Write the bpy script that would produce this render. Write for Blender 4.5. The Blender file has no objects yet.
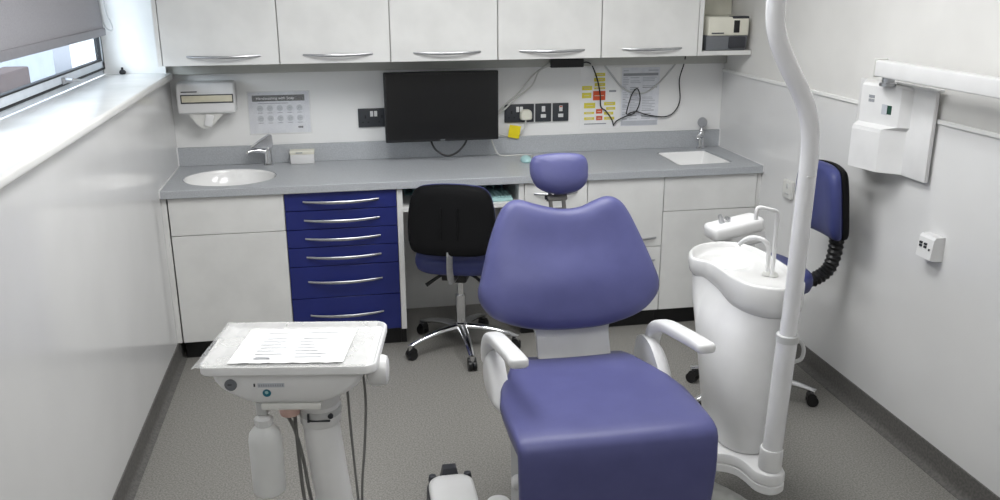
import bpy, bmesh, math, random
from mathutils import Vector, Matrix, Euler
random.seed(7)
C = bpy.context.scene.collection
PI = math.pi
W = 3.1            # room width (left wall x=0, right wall x=W, back wall y=0)

# ------------------------------------------------------------------ materials
def lin(c):
    return tuple(((v/255)/12.92 if v/255 <= .04045 else ((v/255+.055)/1.055)**2.4) for v in c) + (1.0,)

MATS = {}
def mat(name, col, rough=.5, metal=0, col2=None, scale=40, detail=3, bump=0, bscale=None, spec=.5, coat=0,
        ramp=(.35, .65), trans=0, alpha=1, emit=0, rvar=.06):
    m = bpy.data.materials.new(name); m.use_nodes = True
    nt = m.node_tree; b = nt.nodes['Principled BSDF']
    tc = nt.nodes.new('ShaderNodeTexCoord')
    nz = nt.nodes.new('ShaderNodeTexNoise'); nz.inputs['Scale'].default_value = scale; nz.inputs['Detail'].default_value = detail
    nt.links.new(tc.outputs['Object'], nz.inputs['Vector'])
    rp = nt.nodes.new('ShaderNodeValToRGB')
    c2 = col2 if col2 else tuple(v*.965 for v in col)
    rp.color_ramp.elements[0].position = ramp[0]; rp.color_ramp.elements[1].position = ramp[1]
    rp.color_ramp.elements[0].color = lin(c2); rp.color_ramp.elements[1].color = lin(col)
    nt.links.new(nz.outputs['Fac'], rp.inputs['Fac']); nt.links.new(rp.outputs['Color'], b.inputs['Base Color'])
    mr = nt.nodes.new('ShaderNodeMapRange'); mr.inputs['To Min'].default_value = max(0, rough-rvar*.5); mr.inputs['To Max'].default_value = rough+rvar*.5
    nt.links.new(nz.outputs['Fac'], mr.inputs['Value']); nt.links.new(mr.outputs['Result'], b.inputs['Roughness'])
    b.inputs['Metallic'].default_value = metal
    b.inputs['Specular IOR Level'].default_value = spec
    b.inputs['Coat Weight'].default_value = coat
    b.inputs['Transmission Weight'].default_value = trans
    b.inputs['Alpha'].default_value = alpha
    if emit:
        b.inputs['Emission Strength'].default_value = emit
        nt.links.new(rp.outputs['Color'], b.inputs['Emission Color'])
    if bump:
        bn = nt.nodes.new('ShaderNodeTexNoise'); bn.inputs['Scale'].default_value = bscale or scale*2; bn.inputs['Detail'].default_value = 4
        nt.links.new(tc.outputs['Object'], bn.inputs['Vector'])
        bp = nt.nodes.new('ShaderNodeBump'); bp.inputs['Strength'].default_value = bump; bp.inputs['Distance'].default_value = .002
        nt.links.new(bn.outputs['Fac'], bp.inputs['Height']); nt.links.new(bp.outputs['Normal'], b.inputs['Normal'])
    MATS[name] = m
    return m

M = dict(
 floor=mat('speckled vinyl', (149,147,142), .6, col2=(121,119,115), scale=150, detail=5, ramp=(.4,.6), bump=.15, spec=.35),
 skirt=mat('vinyl coving', (108,106,103), .6, col2=(88,87,85), scale=95, detail=4, spec=.3),
 clad=mat('gloss wall cladding', (222,222,222), .12, scale=1.5, spec=.5, rvar=.03),
 back=mat('gloss white splash wall', (240,240,239), .25, scale=1.5, rvar=.03),
 basinm=mat('basin ceramic', (246,246,245), .15, scale=5, coat=.2),
 paint=mat('white wall paint', (226,225,222), .75, scale=3, bump=.05, bscale=200),
 ceil=mat('ceiling paint', (232,232,230), .85, scale=3),
 gloss=mat('gloss white paint', (238,238,236), .25, scale=4),
 unit=mat('white cabinet laminate', (228,228,226), .38, scale=6),
 edge=mat('cabinet edge', (196,196,192), .5, scale=10),
 grey=mat('shaded grey board', (188,188,182), .6, scale=10),  # batten colour, greyed for the shade under the wall cupboards
 plinth=mat('black plinth', (22,22,24), .45, scale=20),
 blue=mat('deep blue laminate', (31,41,112), .4, scale=8),
 gap=mat('dark gap', (38,38,40), .8, scale=20),
 top=mat('grey speckled laminate', (182,185,189), .35, col2=(168,171,175), scale=190, detail=5, ramp=(.4,.6)),
 ceramic=mat('white ceramic', (220,220,219), .16, scale=5, coat=.12),
 chrome=mat('chrome', (225,226,228), .14, metal=1, scale=8),
 brush=mat('brushed steel', (196,197,200), .3, metal=1, scale=60),
 dull=mat('dull grey metal', (132,130,126), .4, metal=.6, scale=30),
 plast=mat('white plastic', (228,228,228), .32, scale=6),
 plast2=mat('off white plastic', (222,222,218), .4, scale=6),
 plast3=mat('pale grey plastic', (196,197,197), .42, scale=8),
 cream=mat('cream plastic', (228,226,212), .45, scale=8),
 grey2=mat('mid grey plastic', (112,115,120), .45, scale=12),
 dgrey=mat('dark grey plastic', (52,54,60), .45, scale=20),
 socket=mat('dark slate plastic', (52,55,60), .45, scale=20),
 black=mat('black plastic', (20,20,22), .42, scale=20, bump=.05),
 screen=mat('black screen', (19,19,20), .3, scale=20),
 bfab=mat('black moulded backshell', (9,9,11), .72, scale=90, bump=.15, spec=.2),
 vinyl=mat('violet blue vinyl', (84,86,134), .42, col2=(80,82,129), scale=12, bump=.08, bscale=350, spec=.4),
 vinyl2=mat('navy blue vinyl', (62,68,120), .45, col2=(57,63,114), scale=12, bump=.08, bscale=350, spec=.4),
 pole=mat('gloss white tube', (232,232,234), .1, scale=4, coat=.6),
 paper=mat('white paper', (234,234,234), .8, scale=10),
 sheet=mat('white printed sheet', (242,242,242), .65, scale=10),
 sheetg=mat('grey printed sheet', (224,226,231), .7, col2=(214,216,223), scale=25),
 ink=mat('dark ink', (48,50,54), .7, scale=30),
 inkg=mat('grey ink', (150,153,158), .7, scale=30),
 inkl=mat('pale grey ink', (188,191,198), .7, scale=30),
 inkf=mat('faint ink', (214,216,220), .7, scale=30),
 yellow=mat('yellow print', (224,212,70), .7, scale=20),
 ylab=mat('yellow tag', (236,216,20), .6, scale=20),
 red=mat('red print', (212,86,46), .7, scale=20),
 lid=mat('beige slot', (214,208,186), .6, scale=30),
 teal=mat('pale teal plastic', (176,214,214), .5, scale=20),
 pink=mat('pale pink plastic', (232,196,186), .4, scale=10),
 green=mat('teal badge', (30,110,130), .4, scale=10),
 gdisp=mat('green display', (30,70,56), .3, scale=10),
 bottle=mat('milky bottle plastic', (226,227,226), .35, scale=8),
 blind=mat('grey blind fabric', (158,157,162), .8, col2=(150,149,154), scale=150, bump=.1),
 bbar=mat('blind bottom bar', (138,137,142), .6, scale=40),
 alu=mat('grey window frame', (206,213,222), .4, metal=.0, scale=20),
 gasket=mat('black gasket', (24,26,30), .6, scale=20),
 hose=mat('grey hose', (118,118,116), .5, scale=30),
 cordw=mat('white cord', (205,205,200), .5, scale=30),
 cordk=mat('black cord', (24,24,26), .5, scale=30),
 lampm=mat('light diffuser', (255,255,250), .5, emit=3.0),
 brick=mat('pale render', (222,226,232), .9, scale=4),
 brickd=mat('brown brick', (112,92,86), .9, col2=(90,74,72), scale=14),
 tarmac=mat('tarmac', (150,150,154), .9, scale=30),
)
# thin clear film and window glass
def clear(name, fac, tint=(1,1,1,1), rough=.05):
    m = bpy.data.materials.new(name); m.use_nodes = True; nt = m.node_tree
    for n in list(nt.nodes): nt.nodes.remove(n)
    o = nt.nodes.new('ShaderNodeOutputMaterial'); mx = nt.nodes.new('ShaderNodeMixShader')
    tr = nt.nodes.new('ShaderNodeBsdfTransparent'); tr.inputs['Color'].default_value = tint
    pb = nt.nodes.new('ShaderNodeBsdfPrincipled'); pb.inputs['Roughness'].default_value = rough
    pb.inputs['Base Color'].default_value = (.9,.9,.9,1)
    nz = nt.nodes.new('ShaderNodeTexNoise'); nz.inputs['Scale'].default_value = 14
    tc = nt.nodes.new('ShaderNodeTexCoord'); nt.links.new(tc.outputs['Object'], nz.inputs['Vector'])
    mr = nt.nodes.new('ShaderNodeMapRange'); mr.inputs['To Min'].default_value = fac*.7; mr.inputs['To Max'].default_value = fac*1.3
    nt.links.new(nz.outputs['Fac'], mr.inputs['Value']); nt.links.new(mr.outputs['Result'], mx.inputs['Fac'])
    nt.links.new(tr.outputs[0], mx.inputs[1]); nt.links.new(pb.outputs[0], mx.inputs[2]); nt.links.new(mx.outputs[0], o.inputs['Surface'])
    return m
M['glass'] = clear('window glass', .06, (.95,.98,1,1))
M['film'] = clear('clear plastic film', .30, (.93,.93,.92,1), rough=.14)
M['sleeve'] = clear('clear sleeve', .12, rough=.2)

# ------------------------------------------------------------------ mesh helpers
def BM(): return bmesh.new()

def box(bm, lo, hi, bev=0, seg=2, mi=0, rot=None, piv=None):
    """axis box lo..hi, optionally bevelled and rotated (Matrix 3x3) about piv"""
    t = bmesh.new(); bmesh.ops.create_cube(t, size=1)
    s = [max(1e-5, hi[i]-lo[i]) for i in range(3)]; c = Vector([(hi[i]+lo[i])/2 for i in range(3)])
    for v in t.verts: v.co = Vector((v.co.x*s[0], v.co.y*s[1], v.co.z*s[2])) + c
    if bev: bmesh.ops.bevel(t, geom=list(t.edges), offset=min(bev, min(s)*.49), segments=seg, profile=.5, affect='EDGES')
    if rot is not None:
        p = Vector(piv if piv is not None else c)
        for v in t.verts: v.co = rot @ (v.co-p) + p
    merge(bm, t, mi)

def merge(bm, t, mi=None):
    vm = {v: bm.verts.new(v.co) for v in t.verts}
    for f in t.faces:
        try: nf = bm.faces.new([vm[v] for v in f.verts])
        except ValueError: continue
        nf.material_index = f.material_index if mi is None else mi
    t.free()

def loft(bm, rings, mi=0, cap=True, closed=True):
    vs = [[bm.verts.new(p) for p in r] for r in rings]
    n = len(vs[0])
    for a, b in zip(vs, vs[1:]):
        for i in range(n if closed else n-1):
            j = (i+1) % n
            f = bm.faces.new((a[i], a[j], b[j], b[i])); f.material_index = mi
    if cap:
        for r in (vs[0], vs[-1]):
            try: f = bm.faces.new(r); f.material_index = mi
            except ValueError: pass

def crom(pts, n=8, closed=False):
    P = [Vector(p) for p in pts]; out = []
    m = len(P)
    for i in range(m if closed else m-1):
        if closed: a, b, c, d = P[(i-1) % m], P[i], P[(i+1) % m], P[(i+2) % m]
        else: a, b, c, d = P[max(0, i-1)], P[i], P[i+1], P[min(m-1, i+2)]
        for k in range(n):
            t = k/n
            out.append(.5*((2*b) + (c-a)*t + (2*a-5*b+4*c-d)*t*t + (3*b-a-3*c+d)*t**3))
    if not closed: out.append(P[-1])
    return out

def tube(bm, pts, r, seg=10, smooth=6, mi=0, flat=None, cap=True):
    """swept tube; r number or list (per control point); flat=(a,b) scales the two cross axes"""
    P = crom(pts, smooth) if smooth else [Vector(p) for p in pts]
    if isinstance(r, (list, tuple)):
        k = len(P)-1; m = len(r)-1
        R = []
        for i in range(len(P)):
            t = i/k*m; j = min(int(t), m-1); R.append(r[j]*(1-(t-j)) + r[j+1]*(t-j))
    else: R = [r]*len(P)
    T = []
    for i in range(len(P)):
        d = P[min(i+1, len(P)-1)] - P[max(i-1, 0)]
        T.append(d.normalized() if d.length > 1e-9 else Vector((0,0,1)))
    n = T[0].orthogonal().normalized()
    if abs(T[0].z) < .9: n = T[0].cross(Vector((0,0,1))).normalized()
    rings = []
    for i, p in enumerate(P):
        n = (n - T[i]*n.dot(T[i])).normalized(); b = T[i].cross(n)
        fa, fb = flat or (1, 1)
        rings.append([p + R[i]*(n*math.cos(2*PI*k/seg)*fa + b*math.sin(2*PI*k/seg)*fb) for k in range(seg)])
    loft(bm, rings, mi, cap)

def lathe(bm, prof, c, axis='z', seg=32, mi=0, sx=1, sy=1):
    """profile [(r,h)...] turned about an axis through c"""
    c = Vector(c); rings = []
    for r, h in prof:
        ring = []
        for k in range(seg):
            a = 2*PI*k/seg; u, v = max(r, 1e-4)*math.cos(a)*sx, max(r, 1e-4)*math.sin(a)*sy
            ring.append(c + {'z': Vector((u, v, h)), 'y': Vector((u, h, v)), 'x': Vector((h, u, v))}[axis])
        rings.append(ring)
    loft(bm, rings, mi)

def cyl(bm, a, b, r, seg=20, mi=0, r2=None):
    a, b = Vector(a), Vector(b); t = (b-a).normalized(); n = t.orthogonal().normalized(); q = t.cross(n)
    r2 = r if r2 is None else r2
    loft(bm, [[p + rr*(n*math.cos(2*PI*k/seg)+q*math.sin(2*PI*k/seg)) for k in range(seg)] for p, rr in ((a, r), (b, r2))], mi)

def rrect(w, h, r, n=6, cx=0, cy=0):
    out = []
    for sx, sy, a0 in ((1,1,0), (-1,1,PI/2), (-1,-1,PI), (1,-1,1.5*PI)):
        for k in range(n+1):
            a = a0 + k/n*PI/2
            out.append((cx+sx*(w/2-r)+r*math.cos(a), cy+sy*(h/2-r)+r*math.sin(a)))
    return out

def slab(bm, out2, prof, mp, mi=0):
    """outline out2 (2D) swept through prof [(inset, d)...]; mp(u,v,d) -> point. inset moves each point inward along its normal"""
    n = len(out2); N = []
    area = sum(out2[i][0]*out2[(i+1)%n][1]-out2[(i+1)%n][0]*out2[i][1] for i in range(n))
    s = 1 if area > 0 else -1
    for i in range(n):
        a, b = out2[i-1], out2[(i+1) % n]
        dx, dy = b[0]-a[0], b[1]-a[1]; l = math.hypot(dx, dy) or 1
        N.append((-dy/l*s, dx/l*s))
    loft(bm, [[mp(out2[i][0]+N[i][0]*ins, out2[i][1]+N[i][1]*ins, d) for i in range(n)] for ins, d in prof], mi)

def cushion(bm, out2, prof, mp, mi=0):
    """outline scaled about its centre: prof [(scale, d)...]"""
    cx = sum(p[0] for p in out2)/len(out2); cy = sum(p[1] for p in out2)/len(out2)
    loft(bm, [[mp(cx+(u-cx)*s, cy+(v-cy)*s, d) for u, v in out2] for s, d in prof], mi)

def c2(pts, n=6):
    return [(p.x, p.y) for p in crom([(a, b, 0) for a, b in pts], n, True)]

WM = {}
def link(o, parent):
    C.objects.link(o)
    if parent is not None: o.parent = parent
    return o

def obj(name, bm, mats, parent=None, smooth=True, local=False, ang=38):
    if parent is not None and not local: bm.transform(WM[parent.name].inverted())
    bmesh.ops.remove_doubles(bm, verts=bm.verts, dist=1e-6)
    bmesh.ops.recalc_face_normals(bm, faces=bm.faces)
    me = bpy.data.meshes.new(name); bm.to_mesh(me); bm.free()
    for m in (mats if isinstance(mats, (list, tuple)) else [mats]): me.materials.append(M[m])
    if smooth:
        me.polygons.foreach_set('use_smooth', [True]*len(me.polygons))
        me.set_sharp_from_angle(angle=math.radians(ang))
    o = bpy.data.objects.new(name, me); link(o, parent)
    WM[o.name] = WM[parent.name] if parent is not None else Matrix()
    return o

def thing(name, label, cat, loc=(0,0,0), rotz=0, group=None):
    o = bpy.data.objects.new(name, None); C.objects.link(o); o.empty_display_size = .1
    o.location = loc; o.rotation_euler = (0, 0, rotz)
    WM[o.name] = Matrix.Translation(loc) @ Matrix.Rotation(rotz, 4, 'Z')
    o['label'] = label; o['category'] = cat
    if group: o['group'] = group
    return o

def tag(o, label, cat, group=None):
    o['label'] = label; o['category'] = cat
    if group: o['group'] = group
    return o

def struct(name, bm, mats, smooth=False):
    o = obj(name, bm, mats, None, smooth); o['kind'] = 'structure'; return o

def solo(name, bm, mats, label, cat, group=None, base=None, smooth=True):
    """a thing of a single mesh, origin moved to its base"""
    if base is None:
        xs = [v.co for v in bm.verts]
        base = (sum(v.x for v in xs)/len(xs), sum(v.y for v in xs)/len(xs), min(v.z for v in xs))
    bm.transform(Matrix.Translation(-Vector(base)))
    o = obj(name, bm, mats, None, smooth); o.location = base
    WM[o.name] = Matrix.Translation(base)
    return tag(o, label, cat, group)

def text(name, body, size, mtx, m, parent):
    cu = bpy.data.curves.new(name, 'FONT'); cu.body = body; cu.size = size; cu.align_x = 'LEFT'; cu.extrude = .0002
    cu.materials.append(M[m])
    f = bpy.data.objects.new(name, cu); C.objects.link(f)
    me = bpy.data.meshes.new_from_object(f.evaluated_get(bpy.context.evaluated_depsgraph_get()))
    bpy.data.objects.remove(f); me.transform(WM[parent.name].inverted() @ mtx); me.name = name
    me.materials.clear(); me.materials.append(M[m])
    return link(bpy.data.objects.new(name, me), parent)

# ================================================================== ROOM SHELL
YF = -5.6; H = 2.6
b = BM(); box(b, (-.02, YF, -.1), (W+.02, .02, 0)); struct('floor', b, 'floor')
b = BM(); box(b, (-.45, YF, H), (W+.1, .1, H+.1)); struct('ceiling', b, 'ceil')
b = BM(); box(b, (-.45, 0, 0), (W+.1, .1, H)); struct('wall_back', b, 'back')
b = BM(); box(b, (-.45, YF-.1, 0), (W+.1, YF, H)); struct('wall_front', b, 'paint')
b = BM()
box(b, (W, YF, 0), (W+.1, 0, 1.349), mi=0); box(b, (W+.004, YF, 1.349), (W+.1, 0, H), mi=1)
struct('wall_right', b, ['clad', 'paint'])
ZS = 1.405           # sill height
b = BM()
box(b, (-.45, YF, 0), (0, 0, ZS-.035), mi=0)                      # below the window, clad
box(b, (-.45, -.075, ZS-.035), (0, 0, H), mi=1)                    # end reveal by the cupboards
box(b, (-.45, YF, ZS-.035), (0, -3.6, H), mi=1)
box(b, (-.45, -3.6, 2.3), (0, -.075, H), mi=1)
struct('wall_left', b, ['clad', 'gloss'])
# coved vinyl skirting
def coving(name, x, s):
    b = BM()
    pr = [(0, 0), (.03, 0.0), (.03, .002), (.016, .008), (.008, .018), (.005, .035), (.005, .104), (0, .106)]
    loft(b, [[Vector((x + s*px, y, pz)) for px, pz in pr] for y in (YF, -.55)])
    struct(name, b, 'skirt', True)
coving('baseboard_left', 0, 1); coving('baseboard_right', W, -1)
b = BM(); box(b, (W-.008, YF, 1.338), (W, 0, 1.356), .003); struct('trim_1', b, 'gloss')
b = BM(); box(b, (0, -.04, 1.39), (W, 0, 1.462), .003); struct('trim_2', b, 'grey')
# window sill board
b = BM(); box(b, (-.3, -3.6, ZS-.035), (.034, -.075, ZS), .012, 4); struct('window_sill', b, 'gloss', True)
# window
win = bpy.data.objects.new('window_1', None); C.objects.link(win); win['kind'] = 'structure'; WM['window_1'] = Matrix()
XW = -.3
b = BM()
for y0, y1 in ((-.10, -.075), (-1.84, -1.80), (-3.6, -3.57)): box(b, (XW-.025, y0, ZS), (XW, y1, 2.3), .004)
box(b, (XW-.025, -3.6, ZS), (XW, -.075, ZS+.028), .004); box(b, (XW-.025, -3.6, 2.25), (XW, -.075, 2.3), .004)
obj('window_frame', b, 'alu', win)
for y0, y1 in ((-1.796, -.105), (-3.565, -1.845)):
    b = BM()
    z0, z1 = ZS+.036, 2.244
    for a in ((y0, z0, y1, z0+.038), (y0, z1-.038, y1, z1), (y0, z0, y0+.038, z1), (y1-.038, z0, y1, z1)):
        box(b, (XW-.010, a[0], a[1]), (XW+.012, a[2], a[3]), .006)
    s = obj('window_sash', b, 'alu', win)
    b = BM()
    for a in ((y0-.006, z0-.008, y1+.006, z0), (y0+.03, z0+.036, y1-.03, z0+.043), (y1, z0, y1+.006, z1), (y1-.045, z0+.038, y1-.037, z1-.038)):
        box(b, (XW-.012, a[0], a[1]), (XW+.013, a[2], a[3]))
    obj('gasket', b, 'gasket', win)
    b = BM(); box(b, (XW-.004, y0+.02, z0+.02), (XW+.002, y1-.02, z1-.02)); obj('pane', b, 'glass', win)
b = BM()
box(b, (XW+.012, -.86, ZS+.036), (XW+.022, -.80, ZS+.066), .004)
cyl(b, (XW+.02, -.83, ZS+.05), (XW+.05, -.83, ZS+.05), .01)
tube(b, [(XW+.05, -.83, ZS+.052), (XW+.062, -.80, ZS+.046), (XW+.066, -.70, ZS+.034)], [.009, .008, .006])
obj('window_handle', b, 'brush', win)
# roller blind
XB = -.225
t = thing('roller_blind', 'grey roller blind pulled almost down over the window', 'blind', (XB, -1, ZS+.21))
b = BM(); n = 24
ring = []
box(b, (XB-.001, -3.5, ZS+.235), (XB+.001, -.30, 2.25)); obj('fabric', b, 'blind', t)
b = BM(); box(b, (XB-.008, -3.5, ZS+.205), (XB+.010, -.295, ZS+.242), .005); obj('bottom_bar', b, 'bbar', t)
b = BM(); cyl(b, (XB, -3.5, 2.26), (XB, -.27, 2.26), .025); obj('roller', b, 'blind', t)
b = BM()
tube(b, [(XB+.01, -.27, 2.26), (XB+.012, -.285, 1.9), (XB+.015, -.27, 1.73), (XB+.02, -.215, 1.665), (XB+.02, -.20, 1.635), (XB+.015, -.235, 1.63), (XB+.01, -.30, 1.655), (XB+.01, -.335, 1.72), (XB+.005, -.335, 1.9), (XB-.01, -.27, 2.26)], .0036, 6)
obj('chain', b, 'plast3', t)
b = BM(); lathe(b, [(.0, 0), (.014, .002), (.017, .012), (.012, .02), (.006, .024), (.006, .034), (.0, .036)], (-.205, -.105, ZS), seg=16)
solo('window_stop', b, 'black', 'small black knob on the far end of the white window sill', 'knob')

# outside the window
b = BM(); box(b, (-14, -8, .0), (-.7, 26, .02)); o = struct('ground_outside', b, 'tarmac')
t = thing('house', 'pale rendered building seen through the window below the blind', 'building', (-6, 9, .02))
b = BM(); box(b, (-9, 7.9, .02), (-4.6, 14, 5.5)); obj('wall', b, 'brick', t)
b = BM()
for x in (-7.6, -5.8):
    b = BM(); box(b, (x, 7.86, .5), (x+.9, 7.91, 1.9), .01); obj('window', b, 'alu', t)
b = BM(); box(b, (-3.3, 2.5, .02), (-3.0, 7.4, .8), .02)
solo('garden_wall', b, 'brickd', 'low brown brick wall outside the window', 'wall')

# ================================================================== FITTED CUPBOARDS
YC = -.59
def bow(bm, x0, x1, z, y, out=.03, r=.0055):
    n = 10; P = []
    for i in range(n+1):
        s = i/n; P.append((x0+(x1-x0)*s, y-out*math.sin(PI*s)**.75-.001, z-.004*math.sin(PI*s)))
    tube(bm, P, [r*.7, r, r*1.15, r, r*.7], 10, 2, flat=(.7, 1.25))

def carcass(t, x0, x1, z0=.106, z1=.86, plinth=True):
    b = BM()
    for lo, hi in (((x0, YC+.02, z0), (x0+.016, -.02, z1)), ((x1-.016, YC+.02, z0), (x1, -.02, z1)), ((x0+.016, YC+.02, z0), (x1-.016, -.02, z0+.016)), ((x0+.016, -.036, z0+.016), (x1-.016, -.02, z1))): box(b, lo, hi)
    obj('carcass', b, 'edge', t)
    if plinth:
        b = BM(); box(b, (x0, YC+.06, 0), (x1, YC+.08, z0)); obj('plinth', b, 'plinth', t)
def front(name, t, x0, x1, z0, z1, m='unit', handle=None, hm='brush'):
    b = BM(); box(b, (x0+.0018, YC, z0+.0018), (x1-.0018, YC+.019, z1-.0018), .0012, 1)
    f = obj(name, b, m, t)
    if handle:
        h = BM(); bow(h, *handle, YC); obj('handle', h, hm, f)
    return f

# left sink cupboard
t = thing('sink_cupboard', 'white cupboard under the oval basin, left of the blue drawers', 'cupboard', (.3, -.3, 0))
carcass(t, .028, .577)
front('false_front', t, .03, .577, .668, .858); front('door', t, .03, .577, .106, .668)
b = BM(); box(b, (0.0, YC+.004, .106), (.024, YC+.022, .86), .001, 1); obj('filler_panel', b, 'unit', t)
# blue drawers
t = thing('drawer_unit', 'deep blue chest of six drawers with silver bow handles', 'drawers', (.853, -.3, 0))
b = BM(); box(b, (.578, YC+.02, .106), (1.131, -.02, .86)); obj('carcass', b, 'gap', t)
b = BM(); box(b, (.578, YC+.06, 0), (1.131, YC+.08, .106)); obj('plinth', b, 'plinth', t)
zz = [.859, .765, .668, .574, .473, .302, .106]
for i in range(6):
    zc = (zz[i]+zz[i+1])/2 + (0 if i < 4 else .005)
    front('drawer', t, .578, 1.131, zz[i+1], zz[i], 'blue', (.668, 1.042, zc))
# kneehole desk with shelf
t = thing('desk_shelf_unit', 'white kneehole frame with a narrow open shelf, right of the blue drawers', 'desk', (1.46, -.3, 0))
b = BM(); box(b, (1.132, YC, .1), (1.160, -.02, .86), .001, 1); obj('side_panel', b, 'unit', t)
b = BM(); box(b, (1.132, YC+.06, 0), (1.160, YC+.08, .1)); obj('plinth', b, 'plinth', t)
b = BM(); box(b, (1.760, YC, .1), (1.786, -.02, .86), .001, 1); obj('side_panel', b, 'unit', t)
b = BM(); box(b, (1.160, YC, .735), (1.760, -.02, .758), .001, 1); obj('shelf', b, 'unit', t)
b = BM(); box(b, (1.160, -.035, .0), (1.760, -.02, .86)); obj('back_panel', b, 'unit', t)
b = BM(); tube(b, [(1.35,-.04,.45), (1.36,-.045,.3), (1.38,-.05,.2)], .006); box(b, (1.33,-.05,.40), (1.40,-.036,.47), .003); obj('cable_outlet', b, 'plast2', t)
# narrow cupboard
t = thing('narrow_cupboard', 'narrow white base cupboard behind the headrest', 'cupboard', (1.957, -.3, 0))
carcass(t, 1.787, 2.126); front('door', t, 1.789, 2.126, .106, .858, 'unit', (1.84, 2.07, .80))
# white drawers
t = thing('white_drawer_unit', 'white unit of wide drawers, between narrow cupboard and sink cupboard', 'drawers', (2.337, -.3, 0))
carcass(t, 2.127, 2.547)
for z0, z1, zh in ((.477, .858, .527), (.30, .477, .40), (.106, .30, .22)):
    front('drawer', t, 2.127, 2.547, z0, z1, 'unit', (2.16, 2.515, zh))
# right sink cupboard
t = thing('sink_cupboard', 'white cupboard under the rectangular sink in the right corner', 'cupboard', (2.82, -.3, 0))
carcass(t, 2.548, 3.08)
front('false_front', t, 2.548, 3.075, .668, .858); front('door', t, 2.548, 3.075, .106, .668)
b = BM(); box(b, (3.077, YC+.006, .106), (3.1, YC+.024, .86)); obj('filler_panel', b, 'unit', t)

# worktop with cut-outs for the two basins
def ell(cx, cy, rx, ry, n=48): return [(cx+rx*math.cos(2*PI*k/n), cy+ry*math.sin(2*PI*k/n)) for k in range(n)]
LB = (.302, -.342, .232, .205)
RB = [(2.655, -.155), (2.655, -.49), (2.675, -.505), (2.96, -.49), (2.975, -.475), (2.965, -.14), (2.95, -.125), (2.67, -.14)]
t = thing('worktop', 'long grey speckled laminate worktop with upstand along the back wall', 'worktop', (1.55, -.3, .86))
def boolcut(o, cutters):
    for bmc in cutters:
        me = bpy.data.meshes.new('cut'); bmesh.ops.recalc_face_normals(bmc, faces=bmc.faces); bmc.to_mesh(me); bmc.free()
        c = bpy.data.objects.new('cut', me); C.objects.link(c); c.matrix_world = o.matrix_world
        c.parent = o.parent
        md = o.modifiers.new('b', 'BOOLEAN'); md.operation = 'DIFFERENCE'; md.solver = 'EXACT'; md.object = c
        dg = bpy.context.evaluated_depsgraph_get()
        nm = bpy.data.meshes.new_from_object(o.evaluated_get(dg)); o.modifiers.remove(md); o.data = nm
        bpy.data.objects.remove(c)
b = BM(); box(b, (0.004, -.61, .86), (W-.004, -.002, .9), .003, 2)
wt = obj('top_board', b, 'top', t, smooth=False)
inv = WM[t.name].inverted()
c1 = BM(); loft(c1, [[Vector((x, y, z)) for x, y in ell(*LB)] for z in (.8, 1.0)]); loft(c1, [[Vector((x, y, z)) for x, y in RB] for z in (.8, 1.0)]); c1.transform(inv)
boolcut(wt, [c1])
b = BM(); box(b, (0.004, -.02, .9), (W-.004, -.002, 1.0), .002, 1); obj('upstand', b, 'top', t)
for x0, x1 in ((0, .006), (W-.007, W-.0005)):
    b = BM(); box(b, (x0, -.613, .862), (x1, -.002, .904), .001, 1); box(b, (x0, -.024, .9), (x1, -.001, 1.003)); obj('sealant', b, 'plast', t)
# basins
b = BM()
prof = [(.0, .0), (.004, -.004), (.01, -.02), (.03, -.06), (.07, -.10), (.13, -.125), (.2, -.13)]
def basin(pts, name, label):
    cx = sum(p[0] for p in pts)/len(pts); cy = sum(p[1] for p in pts)/len(pts)
    b = BM(); n = len(pts)
    R = [[Vector((cx+(x-cx)*s, cy+(y-cy)*s, .9+d)) for x, y in pts] for s, d in ((.975, -.036), (.982, -.0015), (.965, -.003), (.95, -.014), (.88, -.06), (.7, -.105), (.4, -.125), (.06, -.13))]
    loft(b, R, cap=False); b.faces.new(b.verts[-n:])
    t = thing(name, label, 'basin', (cx, cy, .77)); obj('bowl', b, 'basinm', t, ang=60)
    b = BM(); lathe(b, [(.0, .0), (.022, .0), (.024, .004), (.018, .006), (0, .006)], (cx, cy, .77), seg=20); obj('plug_hole', b, 'chrome', t)
basin(ell(*LB), 'washbasin', 'oval white washbasin set into the left end of the worktop')
rb = c2([(2.66,-.17),(2.66,-.32),(2.66,-.47),(2.685,-.498),(2.82,-.494),(2.945,-.487),(2.968,-.465),(2.963,-.3),(2.958,-.16),(2.94,-.132),(2.81,-.137),(2.68,-.142)], 4)
rb = [(2.815+(x-2.815)*.985, -.315+(y+.315)*.985) for x, y in rb]
basin(rb, 'sink', 'rectangular white sink set into the right end of the worktop')
# taps
def tap(x, y, ang, label, paddle):
    t = thing('mixer_tap', label, 'tap', (x, y, .9006), ang)
    b = BM(); lathe(b, [(.0, 0), (.026, 0), (.026, .006), (.021, .012), (.0195, .075), (.021, .095), (.019, .1), (0, .1)], (0, 0, 0), seg=24); obj('body', b, 'chrome', t, local=True)
    b = BM(); tube(b, [(0, 0, .07), (.05, 0, .084), (.10, 0, .082), (.112, 0, .072)], [.017, .013, .011, .010], 14); obj('spout', b, 'chrome', t, local=True)
    b = BM()
    if paddle:
        tube(b, [(0, 0, .1), (-.004, 0, .118), (-.012, 0, .125)], [.014, .01, .008], 12)
        lathe(b, [(0, -.004), (.026, -.004), (.029, 0), (.026, .004), (0, .004)], (-.02, 0, .152), 'x', 24)
    else:
        o2 = [(-.02, .0), (.018, .0), (.03, .018), (.05, .03), (.02, .052), (-.022, .06)]
        slab(b, c2([(-.022,.0),(.03,-.004),(.08,.006),(.085,.012),(.01,.056),(-.022,.066)], 4), [(.003,-.019),(0,-.016),(0,.016),(.003,.019)], lambda u,v,d: Vector((u, d, .098+v)))
    obj('lever', b, 'brush' if paddle else 'chrome', t, local=True)
    return t
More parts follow.
